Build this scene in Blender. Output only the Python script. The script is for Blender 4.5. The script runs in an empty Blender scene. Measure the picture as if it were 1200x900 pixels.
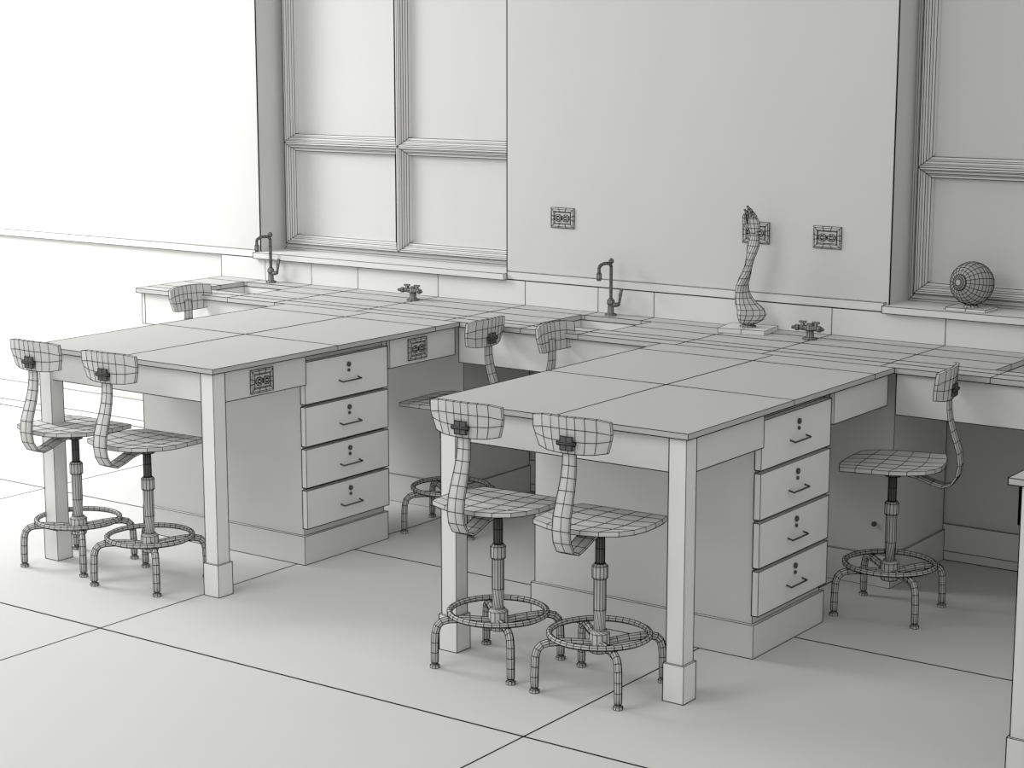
import bpy, math
from mathutils import Vector, Matrix
F=2225.41; PITCH=.1765; YAW=.6225; CAM=(2.9925,-7.2778,2.1087)
sc=bpy.context.scene
sc.view_settings.view_transform='Standard'
# ---------------- camera
cd=bpy.data.cameras.new('camera'); cam=bpy.data.objects.new('camera',cd); sc.collection.objects.link(cam)
cam.location=CAM; cam.rotation_euler=(math.pi/2-PITCH,0,YAW); cd.sensor_width=36; cd.lens=F/1200*36; cd.clip_end=200
sc.camera=cam
# ---------------- materials
def mat(name,col,rough=.85,spec=.1,noise=.02):
    m=bpy.data.materials.new(name); m.use_nodes=True; nt=m.node_tree; b=nt.nodes['Principled BSDF']
    b.inputs['Roughness'].default_value=rough; b.inputs['Specular IOR Level'].default_value=spec
    tc=nt.nodes.new('ShaderNodeTexCoord'); n=nt.nodes.new('ShaderNodeTexNoise'); n.inputs['Scale'].default_value=3
    r=nt.nodes.new('ShaderNodeMapRange'); r.inputs['To Min'].default_value=1-noise; r.inputs['To Max'].default_value=1+noise
    mx=nt.nodes.new('ShaderNodeVectorMath'); mx.operation='SCALE'; mx.inputs[0].default_value=col
    nt.links.new(tc.outputs['Object'],n.inputs['Vector']); nt.links.new(n.outputs['Fac'],r.inputs['Value'])
    nt.links.new(r.outputs['Result'],mx.inputs['Scale']); nt.links.new(mx.outputs['Vector'],b.inputs['Base Color'])
    return m
CLAY=mat('clay_light',(.76,.76,.75)); TOP=mat('clay_tabletop',(.55,.55,.54)); WALL=mat('clay_wall',(.67,.67,.66)); WHITE=mat('clay_white',(.86,.86,.85))
STOOL=mat('clay_stool',(.64,.64,.63)); DARK=mat('clay_dark',(.14,.14,.14)); MID=mat('clay_mid',(.36,.36,.36)); PLATE=mat('clay_plate',(.42,.42,.41))
WIRE=mat('wire_black',(.005,.005,.005),noise=0); FLOORM=mat('clay_floor',(.69,.69,.68))
# ---------------- mesh builder
class MB:
    def __init__(s): s.v=[];s.f=[];s.sm=[];s.mi=[];s.X=Matrix.Identity(4);s.m=0
    def add(s,vs,fs,smooth=False):
        o=len(s.v); s.v+=[tuple(s.X@Vector(v)) for v in vs]; s.f+=[tuple(o+i for i in f) for f in fs]
        s.sm+=[smooth]*len(fs); s.mi+=[s.m]*len(fs)
    def box(s,x0,x1,y0,y1,z0,z1,xs=(),ys=(),zs=()):
        A=[[x0]+[q for q in sorted(xs) if x0+.004<q<x1-.004]+[x1],[y0]+[q for q in sorted(ys) if y0+.004<q<y1-.004]+[y1],[z0]+[q for q in sorted(zs) if z0<q<z1]+[z1]]
        idx={};vs=[];fs=[]
        def V(k):
            if k not in idx: idx[k]=len(vs);vs.append((A[0][k[0]],A[1][k[1]],A[2][k[2]]))
            return idx[k]
        for ax in range(3):
            a,b=(ax+1)%3,(ax+2)%3
            for side in (0,len(A[ax])-1):
                for i in range(len(A[a])-1):
                    for j in range(len(A[b])-1):
                        q=[]
                        for di,dj in ((0,0),(1,0),(1,1),(0,1)):
                            k=[0,0,0];k[ax]=side;k[a]=i+di;k[b]=j+dj;q.append(V(tuple(k)))
                        if side==0:q.reverse()
                        fs.append(tuple(q))
        s.add(vs,fs)
    def rings(s,rings,cap=True,smooth=True,closed=False):
        n=len(rings[0]);vs=[v for r in rings for v in r];fs=[];m=len(rings)
        for i in range(m if closed else m-1):
            for j in range(n):
                a=i*n+j;b=i*n+(j+1)%n;c=((i+1)%m)*n+(j+1)%n;d=((i+1)%m)*n+j;fs.append((a,b,c,d))
        if cap and not closed: fs.append(tuple(range(n-1,-1,-1)));fs.append(tuple((m-1)*n+j for j in range(n)))
        s.add(vs,fs,smooth)
    def tube(s,path,rad,n=8,closed=False,cap=True):
        P=[Vector(q) for q in path];m=len(P)
        if not isinstance(rad,(list,tuple)): rad=[rad]*m
        R=[];ref=None
        for i in range(m):
            if closed: t=P[(i+1)%m]-P[i-1]
            else: t=P[min(i+1,m-1)]-P[max(i-1,0)]
            t.normalize()
            if ref is None:
                ref=Vector((0,0,1)) if abs(t.z)<.9 else Vector((1,0,0))
            a=(ref-t*ref.dot(t)).normalized();ref=a;b=t.cross(a)
            R.append([tuple(P[i]+(a*math.cos(2*math.pi*j/n)+b*math.sin(2*math.pi*j/n))*rad[i]) for j in range(n)])
        s.rings(R,cap,True,closed)
    def lathe(s,prof,n=12,c=(0,0,0)):
        s.rings([[(c[0]+r*math.cos(2*math.pi*j/n),c[1]+r*math.sin(2*math.pi*j/n),c[2]+z) for j in range(n)] for r,z in prof])
    def sweep(s,path,w,t,side=Vector((1,0,0)),smooth=True,ws=None,cols=2):
        P=[Vector(q) for q in path];m=len(P);R=[]
        for i in range(m):
            tg=(P[min(i+1,m-1)]-P[max(i-1,0)]).normalized();nn=side.cross(tg).normalized();W=(ws[i] if ws else w)/2
            pts=[P[i]+side*(W*(2*k/cols-1))+nn*t/2 for k in range(cols+1)]+[P[i]+side*(W*(1-2*k/cols))-nn*t/2 for k in range(cols+1)]
            R.append([tuple(q) for q in pts])
        s.rings(R,True,smooth)
    def obj(s,name,mats=CLAY,wire=.003,parent=None,loc=(0,0,0),rot=0):
        me=bpy.data.meshes.new(name);me.from_pydata(s.v,[],s.f)
        me.polygons.foreach_set('use_smooth',s.sm)
        ml=mats if isinstance(mats,list) else [mats]
        for q in ml: me.materials.append(q)
        me.polygons.foreach_set('material_index',s.mi)
        for q in ml: me.materials.append(WIRE)
        me.update()
        o=bpy.data.objects.new(name,me);sc.collection.objects.link(o);o.location=loc;o.rotation_euler=(0,0,rot)
        if wire:
            w=o.modifiers.new('wire','WIREFRAME');w.thickness=wire;w.use_replace=False;w.material_offset=len(ml);w.use_even_offset=False;w.use_boundary=True
        if parent:o.parent=parent
        return o
def empty(name,loc=(0,0,0),rot=0):
    e=bpy.data.objects.new(name,None);sc.collection.objects.link(e);e.location=loc;e.rotation_euler=(0,0,rot);e.empty_display_size=.1;return e
LW=.0046
# ---------------- geometry constants
W,D,P,C=1.035,2.182,2.1,.6365
H=.9
# ---------------- room
m=MB();m.box(-10,5,-9,.6,-.1,0)
fl=m.obj('floor',FLOORM,wire=0)
sm=MB();T0=(-.244,-2.707);tp,tq=1.908,1.389
for i in range(-4,3): sm.box(T0[0]+i*tp-.0028,T0[0]+i*tp+.0028,-9,0,-.002,.0008)
for j in range(-4,2): sm.box(-10,5,T0[1]+j*tq-.004,T0[1]+j*tq+.004,-.002,.0008)
sm.obj('seams',WIRE,wire=0,parent=fl)
WINS=[(-3.85,-2.26),(-.30,1.29)];SZ=1.045;WT=2.95;CZ=3.3
m=MB()
m.box(-10,WINS[0][0],0,.35,0,CZ);m.box(WINS[0][1],WINS[1][0],0,.35,0,CZ);m.box(WINS[1][1],5,0,.35,0,CZ)
for a,b in WINS: m.box(a,b,0,.35,0,SZ-.02);m.box(a,b,0,.35,WT,CZ)
wb=m.obj('wall_back',WALL,wire=0)
l=MB()
for a,b in WINS:
    for x in (a,b): l.box(x-.0024,x+.0024,-.001,.004,SZ,WT)
    l.box(a,b,-.001,.003,WT-.002,WT+.002)
l.obj('edges',WIRE,wire=0,parent=wb)
# windows
for k,(a,b) in enumerate(WINS):
    e=empty('window_%d'%(k+1),(a,.2,SZ))
    w=b-a;h=WT-SZ
    fr=MB()
    def rect(x0,x1,z0,z1,o,y): return [(x0+o,y,z0+o),(x1-o,y,z0+o),(x1-o,y,z1-o),(x0+o,y,z1-o)]
    def pane(x0,x1,z0,z1):
        fr.rings([rect(x0,x1,z0,z1,o,y) for o,y in ((0,-.036),(.010,-.036),(.015,-.022),(.026,-.018),(.032,-.004),(.044,.0),(.046,.03))],cap=False,smooth=False)
    fr.rings([rect(0,w,0,h,o,y) for o,y in ((0,.03),(.0,-.01),(.012,-.016),(.03,-.02),(.032,-.038),(.036,-.038),(.036,.03))],cap=False,smooth=False)
    zt=.564;i=.036
    pane(i,w/2,i,zt);pane(w/2,w-i,i,zt);pane(i,w/2,zt,h-i);pane(w/2,w-i,zt,h-i)
    fr.obj('frame',CLAY,.0045,e)
    pn=MB();pn.box(.01,w-.01,.025,.035,.01,h-.01);pn.obj('pane',WALL,0,e)
    sl=MB();sl.box(a-.012,b+.012,-.045,.23,SZ-.03,SZ);sl.obj('trim_%d'%(k+1),CLAY,LW)
m=MB();m.box(-10,WINS[0][0]-.015,-.02,0,1.018,1.055);m.box(WINS[0][1]+.015,WINS[1][0]-.015,-.02,0,1.018,1.055);m.box(WINS[1][1]+.015,5,-.02,0,1.018,1.055)
m.obj('trim_3',CLAY,LW)
m=MB();m.box(-10,5,-.012,0,.002,.155,zs=[.04]);m.obj('baseboard_back',CLAY,LW)
# ---------------- counter along the wall
E=-4.115;XR=4.2;YB=-.003
ct=empty('lab_counter')
SX=[(-1.75-P,-1.37-P),(-1.75,-1.37),(-1.75+P,-1.37+P)]
m=MB();S0,S1=-.47,-.13
seams=[-3.48-.35,-3.48,-3.17,-2.66,-2.14,-1.73,-1.43,-.95,-.55,-.04,.4,.8]
m.box(E,XR,-C,S0,.878,H,xs=seams,ys=[-.55]);m.box(E,XR,S1,YB,.878,H,xs=seams)
x=E
for a,b in SX+[(XR,XR)]:
    m.box(x,a,S0,S1,.878,H,xs=seams,ys=[-.30]);x=b
m.obj('countertop',TOP,LW,ct)
m=MB();m.box(E,XR,-.02,YB,H,1.016,xs=[-3.80,-3.48,-3.17,-2.66,-2.14,-1.73,-1.43,-.55,-.04,.45,.95]);m.obj('backsplash',CLAY,LW,ct)
m=MB()
m.box(E+.02,E+.04,-C+.02,YB,.72,.876)
m.box(E+.042,-P-W+.01,-C+.02,-C+.04,.72,.876)
for k in (0,1): m.box((k-1)*P+.02,k*P-W+.01,-C+.02,-C+.04,.715,.876)
m.obj('apron',CLAY,LW,ct)
m=MB()
for k in (-1,0,1):
    m.box(k*P-W+.05,k*P-.02,-.53,-.014,.13,.877);m.box(k*P-W+.05,k*P-.012,-.54,-.014,0,.13)
m.obj('cabinet',CLAY,LW,ct)
m=MB()
for k in (-1,0,1):
    for z in (.25,.8):
        m.tube([(k*P-.09,-.53,z),(k*P-.09,-.538,z)],.009,8)
m.obj('knob',DARK,.002,ct)
m=MB()
for a,b in SX:
    t=.006
    m.box(a,b,S0,S1,.72,.726);m.box(a-t,a,S0-t,S1+t,.72,.8775);m.box(b,b+t,S0-t,S1+t,.72,.8775);m.box(a,b,S0-t,S0,.72,.8775);m.box(a,b,S1,S1+t,.72,.8775)
m.obj('sink_basin',CLAY,LW,ct)
# ---------------- faucet
def faucet(loc,rot=0):
    m=MB()
    m.lathe([(.026,0),(.026,.008),(.014,.012),(.012,.05),(.016,.055),(.016,.07),(.008,.078)],10)
    path=[(0,0,.07),(0,0,.11),(0,0,.15),(0,0,.19),(0,0,.225)]
    for i in range(1,8):
        a=math.pi*i/7;path.append((0,-.05+.05*math.cos(a),.225+.018*math.sin(a)))
    path.append((0,-.10,.20));m.tube(path,.006,8);m.lathe([(.008,0),(.011,.008),(.011,.03),(.008,.034)],8,(0,-.10,.17))
    m.lathe([(.006,0),(.011,.006),(.011,.014),(.004,.022)],8,(0,0,.238))
    m.tube([(0,0,.05),(.03,0,.052),(.042,0,.055)],[.009,.009,.007],8)
    m.tube([(.042,0,.05),(.048,.0,.08),(.052,-.002,.10),(.06,-.004,.125)],[.006,.005,.008,.006],6)
    return m.obj('faucet',MID,.003,None,loc,rot)
for q in (-1.61-P,-1.625,-1.625+P): faucet((q,-.075,H))
def gastap(loc):
    m=MB();m.lathe([(.03,0),(.03,.006),(.016,.01),(.014,.035),(.02,.04),(.02,.06),(.012,.066)],10)
    for s in (-1,1):
        m.tube([(0,0,.048),(s*.03,-.01,.05),(s*.045,-.016,.05)],[.012,.01,.009],8)
        m.tube([(s*.045,-.016,.05),(s*.056,-.02,.05),(s*.06,-.021,.05),(s*.072,-.025,.05)],[.012,.012,.006,.005],8)
        m.box(s*.03-.005,s*.03+.005,-.014,-.002,.055,.072);m.box(s*.03-.015,s*.03+.015,-.012,-.004,.07,.077)
    return m.obj('gas_tap',MID,.003,None,loc)
for q in (-2.68,-.565,-.565+P): gastap((q,-.19,H))
# ---------------- outlets
def outlet(name,loc,rot,parent=None):
    m=MB();w,h=.064,.046
    def rr(w,h,y): return [(-w,y,-h),(-w*.33,y,-h),(w*.33,y,-h),(w,y,-h),(w,y,-h*.25),(w,y,h*.25),(w,y,h),(w*.33,y,h),(-w*.33,y,h),(-w,y,h),(-w,y,h*.25),(-w,y,-h*.25)]
    m.rings([rr(w,h,0),rr(w,h,-.004),rr(w*.9,h*.86,-.008),rr(w*.74,h*.64,-.008),rr(w*.68,h*.56,-.005)],smooth=False)
    for s in (-1,1):
        cx=s*.021
        m.rings([[(cx+a*math.cos(2*math.pi*j/8+.39),y,a*.9*math.sin(2*math.pi*j/8+.39)) for j in range(8)] for a,y in ((.018,-.005),(.018,-.010),(.010,-.011))],smooth=False)
        m.m=1
        for dz in (-.006,.006): m.box(cx-.006,cx+.002,-.0125,-.010,dz-.0015,dz+.0015)
        m.m=0
    m.m=1;m.box(-.002,.002,-.011,-.005,-.002,.002);m.m=0
    return m.obj(name,[STOOL,DARK],.0040,parent,loc,rot)
for q in ((-1.94,1.322),(-.93,1.312),(-.59,1.31)): outlet('wall_outlet',(q[0],0,q[1]),0)
# ---------------- tables
def table(k):
    X=k*P+(.04,.02,.005)[k+1]
    e=empty('lab_table',(X,0,0))
    m=MB();m.box(-W,0,-D,-C-.003,.88,H,xs=[-W/2],ys=[-1.46,-.81]);m.obj('tabletop',TOP,LW,e)
    m=MB();t=.02;a=.025;y1=-1.63
    m.box(-W+a,-a,-D+a,-D+a+t,.762,.879)
    m.box(-a-t,-a,-D+a,y1,.758,.879);m.box(-a-t,-a,-1.095,-C-.003,.752,.879);m.box(-W+a,-W+a+t,-D+a,-C-.003,.762,.879)
    m.obj('apron',CLAY,LW,e)
    for i,(lx,ly) in enumerate(((-.045,-D+.045),(-W+.068,-D+.045))):
        m=MB();m.box(lx-.032,lx+.032,ly-.032,ly+.032,.13,.879);m.box(lx-.039,lx+.039,ly-.039,ly+.039,.001,.13);m.obj('leg_%d'%(i+1),WHITE,LW,e)
    d=-.02
    m=MB();m.box(-W+.05,-.042+d,-1.615,-1.105,.122,.8785);m.obj('cabinet',CLAY,LW,e)
    m=MB();m.box(-W+.042,-.028+d,-1.63,-1.092,.001,.122);m.obj('plinth',CLAY,LW,e)
    zs=[(.155,.315),(.327,.487),(.499,.662),(.674,.848)]
    for i,(z0,z1) in enumerate(zs):
        m=MB();m.box(-.040+d,-.015+d,-1.625,-1.10,z0,z1)
        m.obj('drawer_%d'%(i+1),WHITE,LW*1.1,e)
        m=MB();zc=(z0+z1)/2;yc=-1.355
        m.tube([(-.015+d,yc,zc+.045),(-.008+d,yc,zc+.045)],.010,8)
        m.tube([(-.015+d,yc,zc+.02),(-.009+d,yc,zc+.02)],.006,8)
        m.tube([(-.015+d,yc-.06,zc-.015),(.005+d,yc-.06,zc-.02),(.005+d,yc+.06,zc-.02),(-.015+d,yc+.06,zc-.015)],.0028,5)
        m.obj('pull_%d'%(i+1),DARK,.0015,e)
    if k==-1:
        outlet('outlet_1',(-.025,-1.89,.815),math.pi/2,e);outlet('outlet_2',(-.025,-.91,.815),math.pi/2,e)
    return e
for k in (-1,0,1): table(k)
# ---------------- stool
SH=.585
def stool_mesh():
    m=MB()
    n=6;a=.174
    def sp(i,j,dz):
        u=2*i/(n-1)-1;v=2*j/(n-1)-1
        x=a*u*math.sqrt(1-.28*v*v)/math.sqrt(.85);y=a*v*math.sqrt(1-.28*u*u)/math.sqrt(.85)
        z=SH-.010+.008*u*u+.008*(v*v if v<0 else -v*v)+dz
        return (x,y,z)
    top=[sp(i,j,0) for j in range(n) for i in range(n)];bot=[sp(i,j,-.016) for j in range(n) for i in range(n)]
    fs=[]
    for j in range(n-1):
        for i in range(n-1):
            q=j*n+i;fs.append((q,q+1,q+n+1,q+n));fs.append(tuple(n*n+w for w in (q,q+n,q+n+1,q+1)))
    bd=[i for i in range(n)]+[j*n+n-1 for j in range(1,n)]+[(n-1)*n+i for i in range(n-2,-1,-1)]+[j*n for j in range(n-2,0,-1)]
    for q in range(len(bd)):
        s0,s1=bd[q],bd[(q+1)%len(bd)];fs.append((s0,n*n+s0,n*n+s1,s1))
    m.add(top+bot,fs,False)
    zz=SH
    path=[(0,.02,zz-.04),(0,-.04,zz-.042),(0,-.10,zz-.052),(0,-.15,zz-.07),(0,-.19,zz-.08),(0,-.222,zz-.068),(0,-.243,zz-.035),(0,-.25,zz+.005),(0,-.245,zz+.05),(0,-.232,zz+.09),(0,-.218,zz+.13),(0,-.207,zz+.17),(0,-.201,zz+.21),(0,-.20,zz+.25),(0,-.204,zz+.30)]
    m.sweep(path,.05,.007,ws=[.062]*9+[.060,.056,.052,.048,.046,.044])
    nx=9;nz=4;fr=[];bk=[]
    for k in range(nz):
        tz=k/(nz-1)
        for i in range(nx):
            u=2*i/(nx-1)-1;u=u*(.75+.25*abs(u));w=.134+.016*tz-.008*(1-math.sin(math.pi*tz))
            x=w*u;y=-.198+.03*u*u-.012*tz;z=zz+.250+.120*tz-.009*abs(u)**4*(1 if tz>.5 else -1)
            fr.append((x,y,z));bk.append((x,y-.012,z))
    N=nx*nz;fs=[]
    for k in range(nz-1):
        for i in range(nx-1):
            q=k*nx+i;fs.append((q,q+1,q+nx+1,q+nx)[::-1]);fs.append((N+q,N+q+1,N+q+nx+1,N+q+nx))
    bd=[i for i in range(nx)]+[k*nx+nx-1 for k in range(1,nz)]+[(nz-1)*nx+i for i in range(nx-2,-1,-1)]+[k*nx for k in range(nz-2,0,-1)]
    for q in range(len(bd)):
        s0,s1=bd[q],bd[(q+1)%len(bd)];fs.append((s0,s1,N+s1,N+s0))
    m.add(fr+bk,fs,False)
    zb=zz+.285
    m.m=1
    m.box(-.022,.022,-.224,-.208,zb-.022,zb+.022,xs=[0],zs=[zb])
    m.tube([(-.032,-.222,zb),(.032,-.222,zb)],.007,6)
    m.box(-.06,.06,-.07,.07,zz-.037,zz-.03)
    m.lathe([(.03,zz-.06),(.03,zz-.036)],10)
    m.lathe([(.015,.38),(.015,.43),(.015,.48),(.015,zz-.055)],10)
    m.m=0
    m.lathe([(.020,.17),(.020,.27),(.020,.375),(.026,.38),(.026,.42),(.018,.428)],12)
    m.lathe([(.03,.125),(.034,.14),(.034,.19),(.024,.20)],12)
    m.tube([(.168*math.cos(2*math.pi*i/40),.168*math.sin(2*math.pi*i/40),.188) for i in range(40)],.009,6,closed=True)
    for k in range(4):
        a=math.pi/2*k;c,s=math.cos(a),math.sin(a)
        pr=[(.025,.155),(.06,.16),(.10,.165),(.14,.168),(.175,.168),(.198,.162),(.212,.148),(.219,.125),(.221,.09),(.222,.055),(.222,.02)]
        m.tube([(r*c,r*s,z) for r,z in pr],.0125,8)
        m.lathe([(.008,.02),(.008,.012),(.016,.01),(.016,.0)],8,(.222*c,.222*s,0))
    return m
sm_=stool_mesh()
def stool(x,y,face,legs=50):
    m=MB();A=math.radians(face-90);B=math.radians(legs)
    ca,sa,cb,sb=math.cos(A),math.sin(A),math.cos(B),math.sin(B)
    m.f=sm_.f;m.sm=sm_.sm;m.mi=sm_.mi
    for v in sm_.v:
        c,s=(cb,sb) if (v[2]<.2) else (ca,sa)
        m.v.append((v[0]*c-v[1]*s,v[0]*s+v[1]*c,v[2]))
    return m.obj('lab_stool',[STOOL,DARK],.0035,None,(x,y,0),0)
for x,y,fa,lg in [(-2.90,-2.135,90,52),(-2.455,-2.16,92,52),(-.725,-2.18,92,47),(-.305,-2.185,93,49),(.11,-.82,190,50),(-2.0,-.785,183,60),(-1.30,-.72,2,50),(-3.455,-.72,2,50),(1.40,-2.3,92,50)]:
    stool(x,y,fa,lg)
# ---------------- arm model
def arm(loc):
    m=MB();m.m=1;m.box(-.105,.105,-.085,.085,0,.02,xs=[0]);m.m=0;m.lathe([(.035,.02),(.035,.025),(.012,.027),(.012,.04)],10)
    key=[(0,.030,.018),(.002,.038,.034),(.012,.053,.048),(.016,.074,.056),(.010,.097,.054),(-.008,.12,.046),(-.022,.145,.037),(-.029,.17,.032),(-.029,.20,.031),(-.020,.23,.032),(-.010,.26,.030),(-.003,.285,.025),(.002,.31,.024),(.010,.34,.027),(.016,.37,.027),(.019,.395,.023),(.019,.415,.019),(.019,.43,.018)]
    R=[]
    for x,z,r in key:
        tw=z*7;q=[]
        for j in range(12):
            t=2*math.pi*j/12;px,py=r*1.10*math.cos(t),.72*r*math.sin(t)*(1+.18*math.cos(2*t))
            q.append((x+px*math.cos(tw)-py*math.sin(tw),px*math.sin(tw)+py*math.cos(tw),z))
        R.append(q)
    m.rings(R,smooth=False)
    m.rings([[(x+wx*math.cos(2*math.pi*j/10),wy*math.sin(2*math.pi*j/10),z) for j in range(10)] for z,wx,wy,x in ((.425,.018,.014,.019),(.445,.026,.016,.018),(.465,.028,.016,.014),(.485,.024,.013,.010),(.493,.018,.008,.008))],smooth=False)
    for i,(x,l) in enumerate(((-.010,.045),(.002,.060),(.013,.050),(.023,.035))):
        m.tube([(x,0,.478),(x-.001,-.003,.478+l*.5),(x-.005,-.010,.478+l*.8),(x-.010,-.018,.478+l)],[.0085,.008,.006,.003],6)
    m.tube([(-.004,0,.44),(-.018,-.012,.465),(-.020,-.020,.49),(-.016,-.024,.505)],[.010,.010,.008,.005],6)
    return m.obj('anatomical_arm_model',[STOOL,CLAY],.0034,None,loc,.15)
arm((-.885,-.14,H))
# ---------------- eyeball model
def eye(loc):
    e=empty('eyeball_model',loc)
    m=MB();m.box(-.085,.085,-.06,.07,0,.012,xs=[0]);m.lathe([(.03,.012),(.024,.02),(.009,.026),(.009,.04)],10);m.obj('stand',CLAY,.004,e)
    m=MB();R=.088
    q=Vector((-.28,-1,.12)).normalized().to_track_quat('Z','Y').to_matrix().to_4x4();m.X=Matrix.Translation((0,0,.022+R))@q
    pr=[(R*math.sin(math.pi*i/16),-R*math.cos(math.pi*i/16)) for i in range(1,15)]+[(R*.36,R*.95),(R*.27,R*1.01),(R*.16,R*1.04)]
    m.lathe(pr,20)
    m.obj('eyeball',PLATE,.0034,e)
eye((.035,.055,SZ))
# ---------------- lights
w=bpy.data.worlds.new('world');sc.world=w;w.use_nodes=True;w.node_tree.nodes['Background'].inputs[0].default_value=(1,1,.985,1);w.node_tree.nodes['Background'].inputs[1].default_value=.57
def area(name,loc,tgt,size,power):
    d=bpy.data.lights.new(name,'AREA');d.shape='SQUARE';d.size=size;d.energy=power;o=bpy.data.objects.new(name,d);sc.collection.objects.link(o);o.location=loc
    o.rotation_euler=(Vector(tgt)-Vector(loc)).to_track_quat('-Z','Y').to_euler();return o
area('fill_light',(-6.6,-2.4,3.6),(-6.4,-.8,.2),2.2,260)  # added area lamp to brighten left wall and floor, not a room fixture
area('fill_light.001',(-2.4,-5.5,3.8),(-2.6,-3.5,0),2.6,66)  # weaker added fill over the middle floor, no real fixture
